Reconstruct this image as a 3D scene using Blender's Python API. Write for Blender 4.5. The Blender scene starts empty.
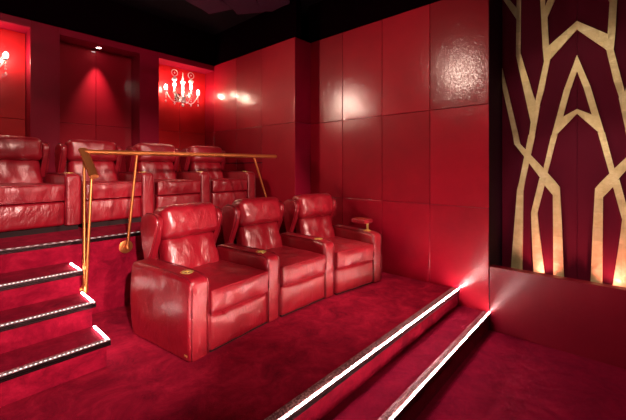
import bpy, bmesh, math, random
from mathutils import Vector, Matrix, noise
random.seed(7)
scene = bpy.context.scene
COL = scene.collection
PI = math.pi
R = math.radians

# ------------------------------------------------------------------ materials
def new_mat(name):
    m = bpy.data.materials.new(name); m.use_nodes = True
    nt = m.node_tree; b = nt.nodes['Principled BSDF']
    return m, nt, b

def nd(nt, kind, **kw):
    n = nt.nodes.new(kind)
    for k, v in kw.items():
        if k in n.inputs: n.inputs[k].default_value = v
        else: setattr(n, k, v)
    return n

def ramp(nt, fac, stops):
    r = nt.nodes.new('ShaderNodeValToRGB')
    while len(r.color_ramp.elements) < len(stops): r.color_ramp.elements.new(.5)
    for e, (p, c) in zip(r.color_ramp.elements, stops):
        e.position = p; e.color = (*c, 1) if len(c) == 3 else c
    nt.links.new(fac, r.inputs[0])
    return r

def bump_chain(nt, b, items, coord):
    """items: (scale, detail, strength, distance, distortion)"""
    prev = None
    for sc, det, st, dist, distort in items:
        t = nd(nt, 'ShaderNodeTexNoise', Scale=sc, Detail=det, Distortion=distort)
        nt.links.new(coord, t.inputs['Vector'])
        bp = nd(nt, 'ShaderNodeBump', Strength=st, Distance=dist)
        nt.links.new(t.outputs['Fac'], bp.inputs['Height'])
        if prev: nt.links.new(prev.outputs['Normal'], bp.inputs['Normal'])
        prev = bp
    nt.links.new(prev.outputs['Normal'], b.inputs['Normal'])
    nt.links.new(prev.outputs['Normal'], b.inputs['Coat Normal'])

def mat_simple(name, col, rough=.5, metal=0., spec=.5):
    m, nt, b = new_mat(name)
    b.inputs['Base Color'].default_value = (*col, 1)
    b.inputs['Roughness'].default_value = rough
    b.inputs['Metallic'].default_value = metal
    b.inputs['Specular IOR Level'].default_value = spec
    b.inputs['Specular Tint'].default_value = (1., .55, .50, 1)
    return m

def mat_leather(name, c1, c2, rough=.36, wrinkle=1.0, spec=.7):
    m, nt, b = new_mat(name)
    tc = nd(nt, 'ShaderNodeTexCoord'); oi = nd(nt, 'ShaderNodeObjectInfo')
    sc = nd(nt, 'ShaderNodeVectorMath', operation='SCALE'); sc.inputs['Scale'].default_value = 37.
    cmb = nd(nt, 'ShaderNodeCombineXYZ')
    for i in range(3): nt.links.new(oi.outputs['Random'], cmb.inputs[i])
    nt.links.new(cmb.outputs[0], sc.inputs[0])
    ad = nd(nt, 'ShaderNodeVectorMath', operation='ADD')
    nt.links.new(tc.outputs['Object'], ad.inputs[0]); nt.links.new(sc.outputs[0], ad.inputs[1])
    n1 = nd(nt, 'ShaderNodeTexNoise', Scale=6., Detail=5., Distortion=.8)
    nt.links.new(ad.outputs[0], n1.inputs['Vector'])
    r = ramp(nt, n1.outputs['Fac'], [(.3, c1), (.7, c2)])
    nt.links.new(r.outputs[0], b.inputs['Base Color'])
    rr = ramp(nt, n1.outputs['Fac'], [(.25, (rough-.06,)*3), (.75, (rough+.1,)*3)])
    nt.links.new(rr.outputs[0], b.inputs['Roughness'])
    st = nd(nt, 'ShaderNodeVectorMath', operation='MULTIPLY'); st.inputs[1].default_value = (1.15, .8, .5)
    nt.links.new(ad.outputs[0], st.inputs[0])
    b.inputs['Specular IOR Level'].default_value = spec
    b.inputs['Specular Tint'].default_value = (1., .74, .70, 1)
    b.inputs['Coat Weight'].default_value = .2; b.inputs['Coat Tint'].default_value = (1., .8, .78, 1); b.inputs['Coat Roughness'].default_value = .16
    bump_chain(nt, b, [(8., 2., .30*wrinkle, .03, 1.0), (22., 4., .24*wrinkle, .012, 2.4), (150., 2., .14, .002, 0.)], st.outputs[0])
    return m

def mat_panel(name, c1, c2, rough=.3, spec=.5, island=.25, blotch=2.2, bump=1., coat=0., coat_rough=.18):
    m, nt, b = new_mat(name)
    g = nd(nt, 'ShaderNodeNewGeometry')
    n1 = nd(nt, 'ShaderNodeTexNoise', Scale=blotch, Detail=8., Roughness=.7, Distortion=0.)
    nt.links.new(g.outputs['Position'], n1.inputs['Vector'])
    r = ramp(nt, n1.outputs['Fac'], [(.2, c1), (.8, c2)])
    b.inputs['Coat Weight'].default_value = coat; b.inputs['Coat Roughness'].default_value = coat_rough
    b.inputs['Coat Tint'].default_value = (1., .75, .7, 1)
    mr = nd(nt, 'ShaderNodeMapRange'); mr.inputs[3].default_value = 1-island; mr.inputs[4].default_value = 1+island*.6
    nt.links.new(g.outputs['Random Per Island'], mr.inputs[0])
    mx = nd(nt, 'ShaderNodeVectorMath', operation='SCALE')
    nt.links.new(r.outputs[0], mx.inputs[0]); nt.links.new(mr.outputs[0], mx.inputs['Scale'])
    nt.links.new(mx.outputs[0], b.inputs['Base Color'])
    rr = ramp(nt, n1.outputs['Fac'], [(.3, (rough-.02,)*3), (.7, (rough+.04,)*3)])
    nt.links.new(rr.outputs[0], b.inputs['Roughness'])
    b.inputs['Specular IOR Level'].default_value = spec
    b.inputs['Specular Tint'].default_value = (1., .55, .50, 1)
    bump_chain(nt, b, [(2.4, 3., .04*bump, .05, 1.0), (16., 6., .09*bump, .010, 3.2), (90., 3., .10*bump, .002, 1.5)], g.outputs['Position'])
    return m

def mat_carpet(name, c1, c2, c3):
    m, nt, b = new_mat(name)
    g = nd(nt, 'ShaderNodeNewGeometry')
    n1 = nd(nt, 'ShaderNodeTexNoise', Scale=4.5, Detail=10., Roughness=.78, Distortion=.5)
    nt.links.new(g.outputs['Position'], n1.inputs['Vector'])
    r = ramp(nt, n1.outputs['Fac'], [(.34, c1), (.5, c2), (.68, c3)])
    nt.links.new(r.outputs[0], b.inputs['Base Color'])
    b.inputs['Roughness'].default_value = .95
    b.inputs['Specular IOR Level'].default_value = .04
    b.inputs['Sheen Weight'].default_value = .03
    b.inputs['Sheen Roughness'].default_value = .5
    b.inputs['Sheen Tint'].default_value = (.9, .12, .2, 1)
    bump_chain(nt, b, [(7., 6., .3, .03, .6), (210., 3., .5, .006, 0.)], g.outputs['Position'])
    return m

def mat_emit(name, col, strength, dots=None, floor_=.25):
    m = bpy.data.materials.new(name); m.use_nodes = True
    nt = m.node_tree; nt.nodes.clear()
    out = nt.nodes.new('ShaderNodeOutputMaterial'); e = nt.nodes.new('ShaderNodeEmission')
    e.inputs[0].default_value = (*col, 1); e.inputs[1].default_value = strength
    nt.links.new(e.outputs[0], out.inputs[0])
    if dots:
        g = nt.nodes.new('ShaderNodeNewGeometry'); sp = nt.nodes.new('ShaderNodeSeparateXYZ')
        nt.links.new(g.outputs['Position'], sp.inputs[0])
        mu = nd(nt, 'ShaderNodeMath', operation='MULTIPLY'); mu.inputs[1].default_value = 2*PI/dots[1]
        nt.links.new(sp.outputs[dots[0]], mu.inputs[0])
        sn = nd(nt, 'ShaderNodeMath', operation='SINE'); nt.links.new(mu.outputs[0], sn.inputs[0])
        mr = nd(nt, 'ShaderNodeMapRange'); mr.inputs[1].default_value = -.4; mr.inputs[2].default_value = .9
        mr.inputs[3].default_value = strength*floor_; mr.inputs[4].default_value = strength*1.5
        nt.links.new(sn.outputs[0], mr.inputs[0]); nt.links.new(mr.outputs[0], e.inputs[1])
    return m

def mat_gold(name):
    m, nt, b = new_mat(name)
    g = nd(nt, 'ShaderNodeNewGeometry')
    v = nd(nt, 'ShaderNodeTexNoise', Scale=9., Detail=5., Roughness=.65)
    nt.links.new(g.outputs['Position'], v.inputs['Vector'])
    r = ramp(nt, v.outputs['Fac'], [(.3, (.50, .40, .17)), (.55, (.62, .52, .25)), (.75, (.72, .63, .34))])
    # leaf squares
    sp = nd(nt, 'ShaderNodeVectorMath', operation='SCALE'); sp.inputs['Scale'].default_value = 7.5
    nt.links.new(g.outputs['Position'], sp.inputs[0])
    fl = nd(nt, 'ShaderNodeVectorMath', operation='FLOOR'); nt.links.new(sp.outputs[0], fl.inputs[0])
    wn = nd(nt, 'ShaderNodeTexWhiteNoise'); nt.links.new(fl.outputs[0], wn.inputs['Vector'])
    mr = nd(nt, 'ShaderNodeMapRange'); mr.inputs[3].default_value = .85; mr.inputs[4].default_value = 1.1
    nt.links.new(wn.outputs['Value'], mr.inputs[0])
    mx = nd(nt, 'ShaderNodeVectorMath', operation='SCALE')
    nt.links.new(r.outputs[0], mx.inputs[0]); nt.links.new(mr.outputs[0], mx.inputs['Scale'])
    nt.links.new(mx.outputs[0], b.inputs['Base Color'])
    b.inputs['Metallic'].default_value = .75
    b.inputs['Roughness'].default_value = .48
    bump_chain(nt, b, [(14., 5., .35, .02, 1.5), (60., 4., .25, .006, 2.)], g.outputs['Position'])
    return m

def mat_nosing(name):
    m, nt, b = new_mat(name)
    g = nd(nt, 'ShaderNodeNewGeometry')
    v = nd(nt, 'ShaderNodeTexVoronoi', Scale=85.); nt.links.new(g.outputs['Position'], v.inputs['Vector'])
    r = ramp(nt, v.outputs['Distance'], [(.25, (.55, .30, .30)), (.6, (.16, .05, .055))])
    nt.links.new(r.outputs[0], b.inputs['Base Color'])
    b.inputs['Metallic'].default_value = .35; b.inputs['Roughness'].default_value = .45
    return m

LEATHER = mat_leather('red_leather', (.185, .0024, .0085), (.28, .0044, .0135), .33, 1., .85)
LEATHER_DARK = mat_leather('dark_red_leather', (.18, .0022, .007), (.27, .004, .010), .4, .5, .4)
PIPING = mat_simple('piping_leather', (.16, .006, .012), .35)
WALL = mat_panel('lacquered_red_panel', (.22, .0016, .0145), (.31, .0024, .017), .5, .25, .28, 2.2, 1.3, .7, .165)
WALL_PURPLE = mat_panel('wine_red_panel', (.20, .0015, .018), (.25, .0020, .021), .5, .2, .15, 2.2, 1., .25, .15)
WALL_DARK = mat_panel('dark_upper_wall', (.003, .0003, .0010), (.004, .0003, .0012), .9, .0, .1)
CEIL = mat_panel('black_ceiling', (.004, .002, .003), (.007, .003, .005), .9, .05, .1)
TILE = mat_simple('dark_purple_felt', (.05, .012, .026), .95, 0, .05)
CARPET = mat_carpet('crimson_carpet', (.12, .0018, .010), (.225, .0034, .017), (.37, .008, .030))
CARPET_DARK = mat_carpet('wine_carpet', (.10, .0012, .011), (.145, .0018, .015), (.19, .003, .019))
NICHE_LIT = mat_panel('red_niche_panel_lit', (.34, .004, .008), (.46, .007, .010), .5, .25, .1, 2.2, 1., .4, .15)  # sconce glow put into a brighter base colour
NICHE_DIM = mat_panel('red_niche_panel_dim', (.21, .0012, .011), (.26, .0016, .013), .5, .2, .1, 2.2, .5, .5, .08)  # same panel in the niche without sconce, weaker light put into its colour
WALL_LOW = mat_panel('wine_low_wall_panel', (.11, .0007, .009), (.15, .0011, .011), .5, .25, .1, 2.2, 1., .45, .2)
MURAL = mat_panel('burgundy_panel', (.055, .0015, .009), (.066, .0018, .010), .6, .12, .05, 1.5, .5)
GOLD = mat_gold('gold_leaf')
BRASS = mat_simple('copper_brass', (.60, .185, .055), .42, .85)
CUP = mat_simple('polished_gold', (.85, .66, .20), .36, .75)
DARK = mat_simple('black_plinth', (.006, .003, .004), .8)
BLACK = mat_simple('black_return', (.008, .001, .007), .7, 0., .15)
NOSING = mat_nosing('perforated_nosing_metal')
LIP = mat_simple('dark_nosing_metal', (.022, .010, .011), .3, .8)
LED_STEP = mat_emit('led_step', (1., .86, .80), 1.5, ('X', .022))
LED_SIDE = mat_emit('led_side', (1., .86, .80), 50., ('Y', .022), .6)
LED_FRONT = mat_emit('led_front', (1., .76, .72), 330.)
LED_LOWER = mat_emit('led_lower', (1., .76, .72), 200.)
BULB = mat_emit('warm_bulb', (1., .78, .58), 260.)
SPOT_LENS = mat_emit('spot_lens', (1., .85, .75), 45.)
CHROME = mat_simple('chrome', (.8, .78, .78), .15, 1.)
def mat_glass():
    m, nt, b = new_mat('sconce_glass')
    b.inputs['Base Color'].default_value = (1, .95, .92, 1)
    b.inputs['Roughness'].default_value = .12
    b.inputs['Transmission Weight'].default_value = .15
    b.inputs['Coat Weight'].default_value = .5
    return m
GLASS = mat_glass()

# ------------------------------------------------------------------ mesh helpers
def obj(name, bm, mat, parent=None, smooth=True, loc=(0, 0, 0), rotz=0):
    bmesh.ops.recalc_face_normals(bm, faces=bm.faces)
    for e in bm.edges:
        if len(e.link_faces) == 2 and e.calc_face_angle(0) > .65: e.smooth = False
    me = bpy.data.meshes.new(name); bm.to_mesh(me); bm.free()
    for p in me.polygons: p.use_smooth = smooth
    me.materials.append(mat)
    o = bpy.data.objects.new(name, me); COL.objects.link(o)
    o.location = loc; o.rotation_euler.z = rotz
    if parent: o.parent = parent
    return o

def tag(o, label, cat, group=None):
    o['label'] = label; o['category'] = cat
    if group: o['group'] = group
    return o

def thing(name, label, cat, loc=(0, 0, 0), rotz=0, group=None):
    o = bpy.data.objects.new(name, None); COL.objects.link(o)
    o.location = loc; o.rotation_euler.z = rotz; o.empty_display_size = .1
    return tag(o, label, cat, group)

def struct(name, bm, mat, smooth=False):
    o = obj(name, bm, mat, smooth=smooth); o['kind'] = 'structure'; return o

def box(bm, x0, x1, y0, y1, z0, z1, bev=0., segs=2):
    r = bmesh.ops.create_cube(bm, size=1.)
    vs = r['verts']
    for v in vs:
        v.co = Vector((x0 + (v.co.x+.5)*(x1-x0), y0 + (v.co.y+.5)*(y1-y0), z0 + (v.co.z+.5)*(z1-z0)))
    if bev:
        es = list({e for v in vs for e in v.link_edges})
        bmesh.ops.bevel(bm, geom=es, offset=bev, segments=segs, profile=.5, affect='EDGES')
    return bm

def prism(bm, pts, axis, a0, a1):
    """polygon pts (2-D) extruded along axis 'x','y','z' from a0 to a1"""
    def mk(p, a):
        return {'x': (a, p[0], p[1]), 'y': (p[0], a, p[1]), 'z': (p[0], p[1], a)}[axis]
    A = [bm.verts.new(mk(p, a0)) for p in pts]; B = [bm.verts.new(mk(p, a1)) for p in pts]
    bm.faces.new(A); bm.faces.new(B[::-1])
    n = len(pts)
    for i in range(n): bm.faces.new((A[i], A[(i+1) % n], B[(i+1) % n], B[i]))
    return A + B

def rbox(bm, c, size, r, deform=None, tilt=0., k=4, step=.05, flat=False):
    """padded rounded box with a dense grid, so that deform(local, half) can puff and crease it"""
    h = Vector(size)*.5
    rr = [min(r, h[i]*.95) for i in range(3)]
    lines = []
    for i in range(3):
        inner = h[i]-rr[i]
        m = max(1, int(2*inner/step))
        ang = [math.tan(R(45)*(j/k)) for j in range(1, k+1)]
        l = [-(inner+rr[i]*a) for a in reversed(ang)] + [-inner+2*inner*j/m for j in range(m+1)] + [inner+rr[i]*a for a in ang]
        lines.append(l)
    idx = {}
    M = Matrix.Rotation(tilt, 3, 'X'); C0 = Vector(c)
    def vert(i, j, l):
        key = (i, j, l)
        if key in idx: return idx[key]
        q = Vector((lines[0][i], lines[1][j], lines[2][l]))
        n = Vector((max(-(h[a]-rr[a]), min(h[a]-rr[a], q[a])) for a in range(3)))
        d = q-n
        dn = Vector((d[a]/rr[a] for a in range(3)))
        if dn.length > 1e-9:
            dn.normalize(); d = Vector((dn[a]*rr[a] for a in range(3)))
        p = n+d
        if flat and p.z < -(h.z-rr[2])-1e-6:
            hd = Vector((d.x, d.y))
            if hd.length > 1e-6:
                hd.normalize(); p.x = n.x+hd.x*rr[0]; p.y = n.y+hd.y*rr[1]
        if deform: p = deform(p.copy(), h)
        v = bm.verts.new(M @ p + C0); idx[key] = v
        return v
    N = [len(l) for l in lines]
    for a in range(3):
        b, c_ = (a+1) % 3, (a+2) % 3
        for side in (0, N[a]-1):
            for i in range(N[b]-1):
                for j in range(N[c_]-1):
                    q = []
                    for di, dj in ((0, 0), (1, 0), (1, 1), (0, 1)):
                        t = [0, 0, 0]; t[a] = side; t[b] = i+di; t[c_] = j+dj
                        q.append(vert(*t))
                    bm.faces.new(q)
    return bm

def sweep(bm, pts, ra, rb=None, n=12, up=Vector((0, 0, 1)), caps=True):
    """elliptical tube: ra sideways, rb along 'up'"""
    rb = rb or ra
    P = [Vector(p) for p in pts]; rings = []
    for i, p in enumerate(P):
        d = (P[min(i+1, len(P)-1)]-P[max(i-1, 0)]).normalized()
        s = d.cross(up)
        if s.length < 1e-4: s = d.cross(Vector((1, 0, 0)))
        s.normalize(); u = s.cross(d).normalized()
        A = ra[i] if isinstance(ra, (list, tuple)) else ra
        B = rb[i] if isinstance(rb, (list, tuple)) else rb
        rings.append([bm.verts.new(p + s*A*math.cos(2*PI*j/n) + u*B*math.sin(2*PI*j/n)) for j in range(n)])
    for a, b in zip(rings, rings[1:]):
        for j in range(n): bm.faces.new((a[j], a[(j+1) % n], b[(j+1) % n], b[j]))
    if caps: bm.faces.new(rings[0][::-1]); bm.faces.new(rings[-1])
    return bm

def lathe(bm, prof, c=(0, 0, 0), n=20, M=None):
    c = Vector(c); rings = []
    for r, z in prof:
        ring = []
        for j in range(n):
            v = Vector((r*math.cos(2*PI*j/n), r*math.sin(2*PI*j/n), z))
            ring.append(bm.verts.new(c + (M @ v if M else v)))
        rings.append(ring)
    for a, b in zip(rings, rings[1:]):
        for j in range(n): bm.faces.new((a[j], a[(j+1) % n], b[(j+1) % n], b[j]))
    bm.faces.new(rings[0][::-1]); bm.faces.new(rings[-1])
    return bm

BM = bmesh.new
def slabs_x(bm, X, dirn, ys, zs, th=.03, gap=.0025, bev=.0025):
    """panels lying in the plane x=X, body towards dirn"""
    for y0, y1 in zip(ys, ys[1:]):
        for z0, z1 in zip(zs, zs[1:]):
            a, b = sorted((X, X+dirn*th)); box(bm, a, b, y0+gap, y1-gap, z0+gap, z1-gap, bev)
def slabs_y(bm, Y, dirn, xs, zs, th=.03, gap=.0025, bev=.0025):
    for x0, x1 in zip(xs, xs[1:]):
        for z0, z1 in zip(zs, zs[1:]):
            a, b = sorted((Y, Y+dirn*th)); box(bm, x0+gap, x1-gap, a, b, z0+gap, z1-gap, bev)

# ------------------------------------------------------------------ room
XR, YE = 3.74, .99             # right wall plane and its near end
ZP, ZU = .335, 1.0             # seating platform, upper platform
ZW, ZC = 3.46, 4.05            # top of the panelled walls, ceiling
XL, YF = -3.6, -3.2            # left wall and screen end
XS = 3.42                      # upper side wall plane
YB, YN = 5.47, 5.77            # back wall face, niche back

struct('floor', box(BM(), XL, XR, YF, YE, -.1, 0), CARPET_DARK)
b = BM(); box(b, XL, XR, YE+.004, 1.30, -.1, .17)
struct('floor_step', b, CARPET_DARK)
b = BM(); box(b, XL, XR, 1.294, 3.48, -.1, ZP)
struct('floor_seating_platform', b, CARPET)
b = BM(); box(b, XL, XS+.02, 3.46, YN+.05, -.1, ZU)
struct('floor_upper_platform', b, CARPET)
ST = [(.5, 2.485), (.665, 2.785), (.83, 3.085)]
for z, y in ST:
    b = BM(); box(b, -1.3, .765, y, 3.459, z-.165, z)
    struct('floor_stair_step', b, CARPET)

# right wall
b = BM()
slabs_x(b, XR, 1, [YE, 1.6, 2.21, 2.82, 3.41], [0., 1.216, 2.265, ZW])
box(b, XR+.022, XR+.10, YE+.01, 3.41, 0, ZW-.005)
struct('wall_right', b, WALL)
# short return and the rear part of the side wall
b = BM(); slabs_y(b, 3.41, 1, [XS, XR+.03], [0., 1.216, 2.265, ZW])
struct('wall_right_return', b, WALL_PURPLE)
b = BM()
slabs_x(b, XS, 1, [3.412, 4.13, 4.79, YB, YN], [.9, 2.265, ZW])
box(b, XS+.022, XS+.1, 3.445, YN+.05, .9, ZW-.005)
struct('wall_right_rear', b, WALL)
b = BM(); box(b, XS-.004, XS+.01, 4.13, 5.1, 1.695, 1.708)
struct('trim_right_slot', b, BLACK)

# back wall with niches
NICHES = [(-.17, .831), (1.137, 2.133), (2.431, 3.42)]
ZNT = 3.367
b = BM()
slabs_y(b, YB, 1, [XL, -1.5, -.47, -.17], [ZU, 2.25, ZW])
for x0, x1 in ((.831, 1.137), (2.133, 2.431)):
    slabs_y(b, YB, 1, [x0, x1], [ZU, ZW], th=.33)
for x0, x1 in NICHES:
    box(b, x0-.002, x1+.002, YB, YN+.03, ZNT, ZW-.002, .002)
struct('wall_back', b, WALL_PURPLE)
for i, (x0, x1) in enumerate(NICHES):
    b = BM(); xm = (x0+x1)/2
    slabs_y(b, YN, 1, [x0, xm, x1], [ZU, 2.25, ZNT])
    box(b, x0, x1, YN+.022, YN+.09, ZU, ZNT)
    struct('wall_back_niche', b, NICHE_DIM if i == 1 else NICHE_LIT)
b = BM(); box(b, -.19, -.172, YB+.002, YN+.03, ZU, ZNT)
struct('wall_back_reveal', b, WALL)

# dark walls above the panelling, ceiling
b = BM(); box(b, XL, XS+.1, YB+.06, YB+.16, ZW, ZC); box(b, XS+.06, XS+.16, 3.45, YB+.06, ZW, ZC)
struct('wall_upper_back', b, WALL_DARK)
b = BM(); box(b, XR+.06, XR+.16, .99, 3.5, ZW, ZC)
struct('wall_upper_right', b, WALL_DARK)
struct('ceiling', box(BM(), XL-.1, 4.7, YF-.1, YN+.1, ZC, ZC+.1), CEIL)
b = BM(); slabs_x(b, XL, -1, [YF, -2, -.8, .4, 1.6, 2.8, 4.0, YN], [0., 1.216, 2.265, ZW]); box(b, XL-.1, XL-.022, YF, YN, 0, ZC)
struct('wall_left', b, WALL)
struct('wall_front', box(BM(), XL, 4.6, YF-.1, YF, 0, ZC), MURAL)

# low wall with its trough, recess return, mural wall
XA, CY = 4.2, .325
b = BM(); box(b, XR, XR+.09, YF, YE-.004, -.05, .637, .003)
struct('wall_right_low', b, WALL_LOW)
b = BM(); box(b, XR+.091, XA+.06, YF, YE+.02, -.05, .36)
struct('trim_trough', b, MURAL)
b = BM(); box(b, XR+.005, XA+.12, YE-.001, YE+.009, 0, ZC)
struct('wall_recess_return', b, BLACK)
struct('wall_right_recess', box(BM(), XA+.04, XA+.12, YF, YE, .3, ZC), BLACK)

# dark felt baffles hung under the ceiling
for i, (x, y) in enumerate(((2.68, 4.45), (3.05, 4.1), (3.3, 3.72))):
    rt = obj('ceiling_baffle', rbox(BM(), (0, 0, 0), (.62, .46, .05), .02, lambda p, h: p + Vector((0, 0, .012*math.sin(9*p.x)))), TILE, loc=(x, y, ZC-.03), rotz=.35+.2*i)
    tag(rt, ['dark purple felt baffle on the black ceiling, furthest left of three', 'dark purple felt baffle on the black ceiling, middle of three',
             'dark purple felt baffle on the black ceiling, furthest right of three'][i], 'ceiling panel', 'felt baffles on the ceiling')

# ------------------------------------------------------------------ mural
TREE = {
 'A': [
  [(0.512, 3.75), (0.475, 3.75), (0.478, 2.84), (0.52, 2.825)],
  [(0.656, 3.49), (0.656, 3.57), (0.517, 3.337), (0.52, 3.22)],
  [(0.52, 2.825), (0.478, 2.84), (0.344, 2.308), (0.384, 2.097)],
  [(0.344, 2.308), (0.303, 2.259), (0.352, 1.942), (0.401, 1.945), (0.384, 2.097)],
  [(0.404, 1.966), (0.346, 1.963), (0.434, 1.493), (0.486, 1.492)],
  [(0.486, 1.492), (0.434, 1.493), (0.452, 1.374), (0.509, 1.385)],
  [(0.509, 1.385), (0.452, 1.374), (0.456, 0.995), (0.536, 0.985)],
  [(0.536, 0.985), (0.456, 0.995), (0.463, 0.378), (0.578, 0.37)]],
 'B': [
  [(0.318, 3.75), (0.262, 3.75), (0.26, 3.269), (0.24, 3.157), (0.292, 3.158)],
  [(0.26, 3.269), (0.06, 3.75), (-0.0, 3.75), (0.24, 3.157)],
  [(0.292, 3.158), (0.24, 3.159), (0.226, 2.859), (0.28, 2.861)],
  [(0.28, 2.861), (0.226, 2.863), (0.111, 2.841), (0.216, 2.72), (0.268, 2.707)],
  [(0.225, 2.862), (0.0, 3.046), (0.0, 2.967), (0.127, 2.82), (0.216, 2.72)],
  [(0.268, 2.707), (0.216, 2.72), (0.269, 2.418), (0.342, 2.118), (0.344, 2.308)]],
 'C': [
  [(0.655, 2.72), (0.601, 2.469), (0.646, 2.476), (0.657, 2.565)],
  [(0.646, 2.476), (0.601, 2.469), (0.499, 1.973), (0.549, 1.976)],
  [(0.549, 1.976), (0.499, 1.973), (0.483, 1.877), (0.536, 1.878)],
  [(0.536, 1.878), (0.483, 1.877), (0.273, 1.615), (0.18, 1.493), (0.264, 1.446), (0.307, 1.528), (0.446, 1.745)],
  [(0.264, 1.446), (0.18, 1.493), (0.136, 1.427), (0.193, 1.347)],
  [(0.193, 1.347), (0.136, 1.427), (0.119, 1.033), (0.191, 1.025)],
  [(0.191, 1.025), (0.119, 1.033), (0.098, 0.37), (0.188, 0.37)]],
 'D': [
  [(0.0, 2.718), (0.0, 2.559), (0.052, 2.386), (0.103, 2.393)],
  [(0.103, 2.393), (0.052, 2.386), (0.111, 2.128), (0.154, 1.964), (0.207, 1.934)],
  [(0.111, 2.128), (0.0, 2.193), (0.0, 2.148), (0.154, 1.964)],
  [(0.207, 1.949), (0.155, 1.956), (0.24, 1.563), (0.273, 1.615)],
  [(0.307, 1.517), (0.26, 1.487), (0.264, 1.446), (0.326, 1.154), (0.381, 1.156)],
  [(0.381, 1.156), (0.326, 1.154), (0.315, 1.021), (0.377, 1.014)],
  [(0.377, 1.014), (0.315, 1.021), (0.243, 0.37), (0.353, 0.37)]]}
mural = thing('tree_mural', 'tall burgundy wall panel pair inlaid with angular gold leaf tree branches', 'wall art', (XA, CY, .36))
for s in (1, -1):
    a, c_ = sorted((s*.0012, s*.657))
    obj('panel', box(BM(), .012, .04, a, c_, 0, ZC-.37, .001), MURAL, mural, False)
    for j, (k, polys) in enumerate(TREE.items()):
        b = BM()
        for i, poly in enumerate(polys):
            prism(b, [(s*y, z-.36) for y, z in poly], 'x', -.004-.0003*(i*4+j), .013)
        obj('gold_branch', b, GOLD, mural, False)
# further identical leaves to the right of the picture are beyond the frame
for s in (1, -1):
    u = thing('uplight', ['small uplight in the trough below the left gold trunks, behind the low wall', 'small uplight in the trough below the right gold trunks, behind the low wall'][s < 0],
              'light', (XA-.13, CY+s*.27, .36), 0, 'uplights in the trough')
    obj('housing', lathe(BM(), [(.03, 0), (.03, .05), (.034, .055), (.034, .07), (.027, .071)]), LIP, u)
    obj('lens', lathe(BM(), [(.026, .0712), (.026, .074), (.012, .0745)]), mat_emit('uplight_lens', (1., .55, .5), 40.) if s > 0 else bpy.data.materials['uplight_lens'], u)

# ------------------------------------------------------------------ LED nosings
def nosing(name, label, x0, x1, y, z, w, lip, led_w, led_mat, group, side=None):
    t = thing(name, label, 'step light', ((x0+x1)/2, y, z), 0, group)
    L = (x1-x0)/2
    b = BM(); box(b, -L, L, -.012, w, .0005, .006, .001)
    n = int(w/.011)
    for i in range(1, n): box(b, -L, L, i*.011-.012+led_w, i*.011-.012+led_w+.004, .005, .0085)
    obj('tread_plate', b, NOSING, t, False)
    b = BM(); box(b, -L, L, -.014, -.0005, -lip, .0004, .001)
    for i in range(2): box(b, -L, L, -.0165, -.013, -lip+.004+i*.012, -lip+.009+i*.012)
    obj('front_lip', b, LIP, t, False)
    obj('led_line', box(BM(), -L+.004, L-.004, -.012, -.012+led_w, .0061, .0096), led_mat, t, False)
    if side:
        obj('end_led_line', box(BM(), L-.02, L-.008, .006, side, .0061, .0105), LED_SIDE, t, False)
    return t
lab = ['lit metal nosing on the lowest carpeted stair step', 'lit metal nosing on the second stair step up from the floor', 'lit metal nosing on the third stair step, just below the upper platform']
for (z, y), l in zip(ST, lab):
    nosing('step_light_strip', l, -1.3, .785, y, z, .03, .03, .006, LED_STEP, 'lit nosings of the stairs', .27)
nosing('step_light_strip', 'long lit nosing along the upper platform edge behind the front seats', -1.3, 3.41, 3.46, ZU, .03, .028, .006, mat_emit('led_upper', (1., .86, .8), .6, ('X', .055), .01), 'lit nosings of the stairs')
nosing('step_light_strip', 'bright lit nosing at the edge of the seating platform, nearer the seats', XL, XR-.004, 1.294, ZP, .06, .035, .0062, LED_FRONT, 'lit nosings before the seats')
nosing('step_light_strip', 'bright lit nosing on the lower step, meeting the low red wall', XL, XR-.004, YE+.004, .17, .05, .035, .0062, LED_LOWER, 'lit nosings before the seats')

# ------------------------------------------------------------------ recliners
def fold(p, amp, fr, seed):
    return amp*noise.noise(Vector((p.x*fr+seed, p.y*fr*1.0+seed*.3, p.z*fr-seed)))

def seat_bm():
    def d(p, h):
        e = (1-(p.x/h.x)**2)
        if p.z > 0: p.z += .018*e*(1-(p.y/h.y)**4)
        if p.y < 0: p.y -= .012*e*(1-(p.z/h.z)**2)
        p.z += fold(p, .008, 9, 1.); p.y += fold(p, .010, 11, 5.)
        return p
    return rbox(BM(), (0, .300, .361), (.562, .63, .166), .014, d, 0, 4, .025)
def footrest_bm():
    def d(p, h):
        if p.y < 0: p.y -= .012*(1-(p.x/h.x)**2)*(1-(p.z/h.z)**2) + fold(p, .006, 12, 3.)
        return p
    return rbox(BM(), (0, .035, .143), (.565, .07, .253), .03, d, 0, 3, .025)
def back_bm():
    def d(p, h):
        e = (1-(p.x/h.x)**4)*(1-(p.z/h.z)**4)
        if p.y < 0: p.y -= .030*e
        p.x *= 1-.05*(p.z/h.z)
        p.y += fold(p, .012, 8, 2.) + fold(p, .006, 18, 4.)
        return p
    return rbox(BM(), (0, .66, .535), (.505, .15, .37), .05, d, -R(16), 4, .022)
def head_bm():
    def d(p, h):
        e = (1-(p.x/h.x)**4)
        if p.y < 0: p.y -= .028*e*(1-(p.z/h.z)**2)
        p.y += fold(p, .010, 10, 8.); p.z += fold(p, .008, 10, 9.)
        p.z += .006*e
        return p
    return rbox(BM(), (0, .697, .826), (.524, .20, .275), .06, d, -R(11), 5, .022)
def shell_bm():
    return rbox(BM(), (0, .805, .450), (.56, .10, .84), .04, None, -R(11), 4, .06)
def body_bm():
    return rbox(BM(), (0, .40, .16), (.56, .70, .25), .02, None, 0, 2, .1)
def plinth_bm():
    return box(BM(), -.26, .41, .03, .80, 0, .03)
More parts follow.
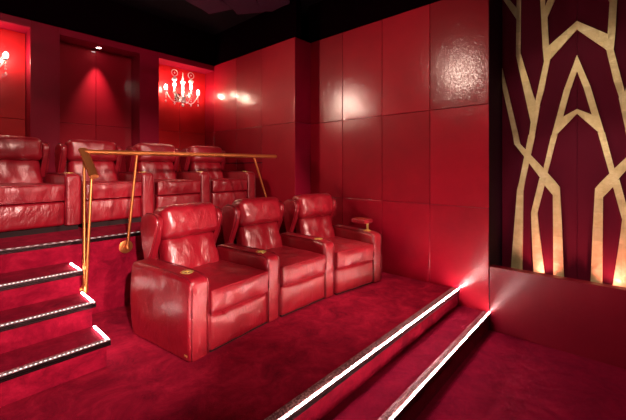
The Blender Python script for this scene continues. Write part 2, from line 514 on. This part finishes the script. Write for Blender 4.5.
def wing_bm(s):
    b = BM()
    pts = [(.750, .50), (.722, .57), (.690, .64), (.654, .71), (.622, .78), (.608, .84), (.620, .885), (.660, .908), (.70, .916), (.79, .912), (.84, .895), (.862, .86), (.855, .78), (.83, .66), (.80, .50)]
    vs = prism(b, pts, 'x', s*.264, s*.328)
    es = [e for e in b.edges]
    bmesh.ops.bevel(b, geom=es, offset=.024, segments=4, profile=.5, affect='EDGES', clamp_overlap=True)
    return b
def wing_piping(s):
    pts = [(.748, .51), (.720, .57), (.688, .64), (.652, .71), (.620, .78), (.606, .84), (.617, .888), (.658, .911), (.70, .919), (.79, .915)]
    return sweep(BM(), [(s*.312, y, z) for y, z in pts], .005, n=8)
def arm_bm(s, outer=False):
    def d(p, h):
        zz = (p.z+h.z)/(2*h.z); yy = (p.y+h.y)/(2*h.y)
        if outer and p.x*s > 0:
            p.x += s*(.016*math.sin(PI*min(1, max(0, zz)))+.022*yy)
            p.x += s*fold(p, .006, 5, 2.)
        if p.z > 0: p.z += .006*(1-(p.x/h.x)**2)
        p.z -= .022*max(0, 1-yy/.22)**2*(1 if p.z > 0 else 0)
        p.x += fold(p, .004, 9, 6.+s)
        return p
    return rbox(BM(), (s*.36, .34 if not outer else .375, .287), (.146, .68 if not outer else .75, .546), .034, d, 0, 4, .04, True)
def arm_piping(s):
    b = BM()
    for e in (-1, 1):
        x = s*.36+e*.064
        sweep(b, [(x, .003, .02), (x, .001, .30), (x, .003, .49), (x, .014, .525), (x, .06, .552), (x, .2, .560), (x, .45, .562), (x, .66, .558)], .005, n=8)
    return b

GR = {}
def make_chair(name, label, group, arms=(-1, 1), outer=()):
    t = thing(name, label, 'recliner', (0, 0, 0), 0, group)
    st = obj('seat', seat_bm(), LEATHER, t)
    b = BM()
    for z in (.441, .283): sweep(b, [(-.272, -.012, z), (-.14, -.020, z+.003*(z > .4)), (0, -.023, z+.004*(z > .4)), (.14, -.020, z+.003*(z > .4)), (.272, -.012, z)], .0055, n=8)
    obj('piping', b, LEATHER, st)
    obj('footrest', footrest_bm(), LEATHER, t)
    obj('backrest', back_bm(), LEATHER, t)
    obj('headrest', head_bm(), LEATHER, t)
    obj('back_shell', shell_bm(), LEATHER_DARK, t)
    obj('seat_frame', body_bm(), LEATHER_DARK, t)
    obj('plinth', plinth_bm(), DARK, t, False)
    for s in (-1, 1):
        w = obj('wing', wing_bm(s), LEATHER, t)
        obj('piping', wing_piping(s), PIPING, w)
    for s in arms: add_arm(t, s, s in outer)
    return t
def add_arm(t, s, outer=False):
    a = obj('armrest', arm_bm(s, outer), LEATHER, t)
    obj('piping', arm_piping(s), PIPING, a)
    b = BM(); lathe(b, [(.046, .0), (.046, .004), (.040, .006), (.034, .003), (.032, -.03), (.0305, -.03)], (s*.36, .155, .560), 24)
    cup = obj('cup_holder', b, CUP, a)
    b = BM()
    for k in range(3):
        q = Matrix.Rotation(k*PI/3, 4, 'Z')
        sweep(b, [q @ Vector((x, 0, 0)) + Vector((s*.36, .155, .565)) for x in (-.036, 0, .036)], .0035, n=6)
    lathe(b, [(.012, .563), (.012, .569), (.004, .571)], (s*.36, .155, 0), 12)
    obj('cup_insert', b, CUP, cup)
    return a
def copy_tree(o, parent=None):
    c = o.copy(); COL.objects.link(c)
    if parent: c.parent = parent
    for ch in list(o.children): copy_tree(ch, c)
    return c
def place(t, x, y, z, rot, label=None):
    t.location = (x, y, z); t.rotation_euler.z = R(rot)
    if label: t['label'] = label
    return t

FG = 'recliners of the front row'; BG = 'recliners of the back row'
# prototype shares its meshes; every chair keeps its right arm, the first of each row also its left
front_near = make_chair('recliner', 'nearest red leather recliner of the front row, beside the stairs', FG, (1,))
front_mid = place(copy_tree(front_near), 2.283, 2.15, ZP, -.5, 'middle red leather recliner of the three-seat front row')
front_far = place(copy_tree(front_near), 2.997, 2.085, ZP, -7.5, 'front-row red leather recliner with swing tray, next to the lacquered wall')
rows = [(.60, 4.03, 4, 'back-row red leather recliner left of the brass handrail, cut by the photo edge'),
        (1.33, 4.06, 2.5, 'back-row red leather recliner behind the left end of the brass handrail'),
        (2.072, 4.08, .5, 'back-row red leather recliner below the crystal sconce, second from the right'),
        (2.80, 4.06, -1.5, 'back-row red leather recliner at the far right corner')]
back = []
high_plinth = obj('plinth', box(BM(), -.27, .41, .05, .80, -.0445, .03), DARK, None, False)
for x, y, r, l in rows:
    c = place(copy_tree(front_near), x, y, ZU, r, l); c['group'] = BG; back.append(c)
    c.location.z = ZU+.042; c.scale.z = .935
    for ch in c.children:
        if ch.name.startswith('plinth'): ch.data = high_plinth.data
bpy.data.objects.remove(high_plinth)
place(front_near, 1.567, 2.13, ZP, 5.6)
near_arm = add_arm(front_near, -1, True)
add_arm(back[0], -1)
o = obj('maker_tag', box(BM(), -.4405, -.4375, .035, .065, .040, .053, .0008), CUP, near_arm, False)
# swing tray on the far armrest
b = BM(); rbox(b, (.345, .22, .672), (.155, .20, .046), .012, None, 0, 3, .06)
tr = obj('swing_tray', b, LEATHER, front_far)
b = BM(); box(b, .285, .405, .14, .30, .6952, .6970, .0006); obj('tray_inlay', b, mat_simple('polished_tray', (.35, .05, .03), .15, .3), tr, False)
b = BM(); sweep(b, [(.385, .17, .556), (.385, .17, .652)], .013, n=14); lathe(b, [(.026, .561), (.026, .568), (.014, .571)], (.385, .17, 0))
obj('tray_post', b, CUP, tr)

# ------------------------------------------------------------------ handrail
hr = thing('handrail', 'copper-coloured brass handrail in front of the back-row recliners', 'handrail', (1.3, 3.46, ZU))
def rel(p): return tuple(Vector(p)-Vector((1.3, 3.46, ZU)))
YR = 3.40
obj('rail', sweep(BM(), [rel(p) for p in ((.875, YR, 1.757), (1.6, YR, 1.762), (2.3, YR, 1.767), (3.04, YR, 1.772))], .034, .022, 18), BRASS, hr)
obj('sloped_rail', sweep(BM(), [rel(p) for p in ((.875, YR+.035, 1.778), (.872, 3.27, 1.668), (.868, 3.11, 1.551))], .034, .022, 18), BRASS, hr)
for pts in ([(.868, 3.37, 1.735), (.80, 3.10, .672)], [(.866, 3.16, 1.575), (.802, 3.075, .672)]):
    obj('post', sweep(BM(), [rel(p) for p in pts], .012, n=12, up=Vector((0, 1, 0))), BRASS, hr)
MY = Matrix.Rotation(PI/2, 3, 'X')
for xt, xb in ((1.303, 1.225), (2.69, 3.03)):
    p = obj('post', sweep(BM(), [rel((xt, YR, 1.75)), rel((xb, 3.415, .90))], .0125, n=12, up=Vector((0, 1, 0))), BRASS, hr)
    b = BM(); lathe(b, [(.060, 0), (.060, .010), (.054, .013), (.018, .014), (.016, .05)], rel((xb, 3.4595, .885)), 24, MY)
    sweep(b, [rel((xb, 3.412, .915)), rel((xb, 3.412, .87))], .017, n=12, up=Vector((0, 1, 0)))
    obj('wall_disc', b, BRASS, p)
b = BM(); sweep(b, [rel((.764, 3.088, .69)), rel((.80, 3.088, .69))], .012, n=12); sweep(b, [rel((.801, 3.088, .66)), rel((.801, 3.088, .715))], .022, n=12, up=Vector((0, 1, 0)))
obj('foot_bracket', b, BRASS, hr)

# ------------------------------------------------------------------ sconces
def make_sconce(label, loc):
    t = thing('crystal_sconce', label, 'sconce', loc, 0, 'crystal sconces in the wall niches')
    M = Matrix.Rotation(PI/2, 3, 'X')
    obj('wall_plate', lathe(BM(), [(.075, 0), (.075, .012), (.05, .022), (.022, .03), (.02, .17)], (0, 0, -.08), 24, M), CHROME, t)
    # central glass baluster, y = -.17 in front of the wall
    prof = [(.004, -.26), (.02, -.245), (.028, -.225), (.012, -.20), (.034, -.185), (.034, -.175), (.014, -.16), (.055, -.12), (.06, -.10), (.03, -.08), (.016, -.06), (.026, -.02), (.018, .02), (.026, .06), (.018, .10),
            (.030, .13), (.044, .15), (.046, .17), (.024, .18), (.014, .20), (.022, .215), (.012, .235), (.006, .30), (.002, .33)]
    obj('centre_column', lathe(BM(), prof, (0, -.17, 0), 16), GLASS, t)
    obj('crown_ring', lathe(BM(), [(.045, -.105), (.065, -.10), (.065, -.085), (.045, -.08)], (0, -.17, 0), 20), CHROME, t)
    for dx, dy, tall in ((-.29, -.16, 0), (.29, -.16, 0), (-.19, -.26, 1), (.085, -.29, 1)):
        v = Vector((dx, dy+.17, 0)); c0 = Vector((0, -.17, -.09))
        pts = []
        for k in range(11):
            f = k/10
            pts.append(c0 + v*f + Vector((0, 0, -.115*math.sin(PI*f*.95) + (.085 if not tall else .045)*f**3)))
        a = obj('branch', sweep(BM(), pts, .008, n=8), GLASS, t)
        e = pts[-1]
        obj('drip_cup', lathe(BM(), [(.010, -.012), (.030, .0), (.034, .012), (.026, .012), (.012, .006)], e, 16), GLASS, a)
        if tall:
            obj('candle_column', lathe(BM(), [(.012, 0), (.016, .03), (.013, .05), (.019, .06), (.019, .085), (.012, .09)], e+Vector((0, 0, .006)), 14), GLASS, a)
            zb = e.z+.095
            obj('bulb', lathe(BM(), [(.008, 0), (.016, .02), (.019, .04), (.014, .065), (.004, .085)], (e.x, e.y, zb), 14), BULB, a)
            # glass tulip and scroll above the flame
            obj('tulip', lathe(BM(), [(.006, .09), (.028, .105), (.042, .125), (.040, .145), (.030, .15), (.02, .165), (.012, .18)], (e.x, e.y, zb), 16), GLASS, a)
            ring = []
            for k in range(15):
                q = -PI/2 + k/14*PI*1.9
                ring.append((e.x + .052*math.cos(q), e.y, zb+.235+.052*math.sin(q)))
            obj('scroll', sweep(BM(), ring, .006, n=8, up=Vector((0, 1, 0))), GLASS, a)
            obj('scroll_drop', lathe(BM(), [(.002, -.012), (.011, 0), (.002, .016)], (e.x, e.y, zb+.235), 8), GLASS, a)
        else:
            zb = e.z+.02
            obj('bulb', lathe(BM(), [(.008, -.01), (.020, .012), (.025, .034), (.018, .06), (.004, .075)], (e.x, e.y, zb), 14), BULB, a)
        b = BM(); zz = e.z-.02
        for k in range(3):
            lathe(b, [(.002, -.016), (.012, -.002), (.003, .014)], (e.x, e.y, zz-.02-.036*k), 8)
        lathe(b, [(.002, -.03), (.017, -.006), (.003, .02)], (e.x, e.y, zz-.15), 8)
        obj('crystal_drop', b, GLASS, a)
    return t
sc0 = make_sconce('lit crystal sconce with four bulbs in the corner niche', (2.895, YN-.001, 2.93))
sc1 = copy_tree(sc0); sc1.location = (.33, YN-.001, 2.97)
sc1['label'] = 'lit crystal sconce mostly cut off by the photo edge, in the left niche'

# downlight in the middle niche
dl = thing('downlight', 'small round recessed spotlight under the top of the middle niche', 'light', (1.635, 5.645, ZNT), 0)
obj('ring', lathe(BM(), [(.040, -.001), (.040, -.006), (.034, -.010), (.026, -.006), (.026, -.002)]), CHROME, dl)
obj('lens', lathe(BM(), [(.025, -.002), (.025, -.0075), (.012, -.0085)]), SPOT_LENS, dl)

# ------------------------------------------------------------------ lights
def spot(loc, target, power, angle, blend=.6, radius=.06, col=(1., .78, .69)):
    L = bpy.data.lights.new('spot', 'SPOT'); L.energy = power; L.spot_size = R(angle); L.spot_blend = blend; L.shadow_soft_size = radius; L.color = col
    o = bpy.data.objects.new('spot_lamp', L); COL.objects.link(o); o.location = loc
    d = Vector(target)-Vector(loc); o.rotation_euler = d.to_track_quat('-Z', 'Y').to_euler()
    return o
def point(loc, power, radius=.05, col=(1., .82, .70)):
    L = bpy.data.lights.new('point', 'POINT'); L.energy = power; L.shadow_soft_size = radius; L.color = col
    o = bpy.data.objects.new('bulb_lamp', L); COL.objects.link(o); o.location = loc
    return o
spot((.9, -2.9, 2.7), (1.9, 2.6, 1.), 920, 32)
spot((2.6, -2.9, 2.7), (2.55, 2.5, 1.), 720, 28)
spot((3.0, 1.5, 3.95), (3.05, 1.85, .3), 330, 42, 1.)
spot((-.5, -2.6, 3.1), (.7, 3.3, .7), 2100, 25, .6, .06, (1., .80, .76))
spot((.3, 1.6, 3.95), (.6, 4.7, 1.5), 190, 40)
spot((1.9, 1.6, 3.95), (1.9, 4.7, 1.5), 190, 40)
spot((-.35, 2.65, 3.7), (3.74, 1.7, 2.0), 195, 55, .8, .11, (1., .70, .56))
spot((.48, 5.05, 3.24), (3.74, 2.6, 1.9), 200, 75, .8, .10, (1., .70, .56))  # added lamp for the glow on the right wall, no fixture hangs there
spot((1.635, 5.645, ZNT-.02), (1.635, 5.69, 1.2), 170, 52, 1., .015, (1., .74, .60))
spot((.6, .8, 3.95), (1.2, 5.5, 2.6), 160, 50)  # added fill for the dim back wall piers
spot((2.7, -.5, 3.95), (2.5, -.2, 0), 170, 50)  # extra lamp added to brighten the lower floor
spot((2.7, .3, 3.95), (4.2, .3, 1.7), 70, 50)
spot((1.6, -.2, 3.6), (4.2, .3, 1.1), 260, 30)
for s in (1, -1): spot((XA-.13, CY+s*.27, .44), (XA-.01, CY+s*.25, 1.4), 55, 100, 1., .02, (1., .25, .26))
w = bpy.data.worlds.new('World'); scene.world = w; w.use_nodes = True
w.node_tree.nodes['Background'].inputs[0].default_value = (.5, .12, .18, 1)
w.node_tree.nodes['Background'].inputs[1].default_value = .0

# ------------------------------------------------------------------ camera
cam = bpy.data.cameras.new('camera'); co = bpy.data.objects.new('camera', cam); COL.objects.link(co)
co.location = (0, 0, 1.62); co.rotation_euler = (PI/2, 0, -R(90-41.93))
cam.sensor_width = 36; cam.lens = 36*344/626; cam.shift_y = -42/626; cam.clip_start = .05
scene.camera = co
vs = scene.view_settings
vs.view_transform = 'Standard'; vs.look = 'None'; vs.exposure = 0.; vs.gamma = 1.; vs.use_curve_mapping = False
scene.cycles.use_denoising = True
scene.cycles.max_bounces = 8
scene.cycles.sample_clamp_indirect = 6
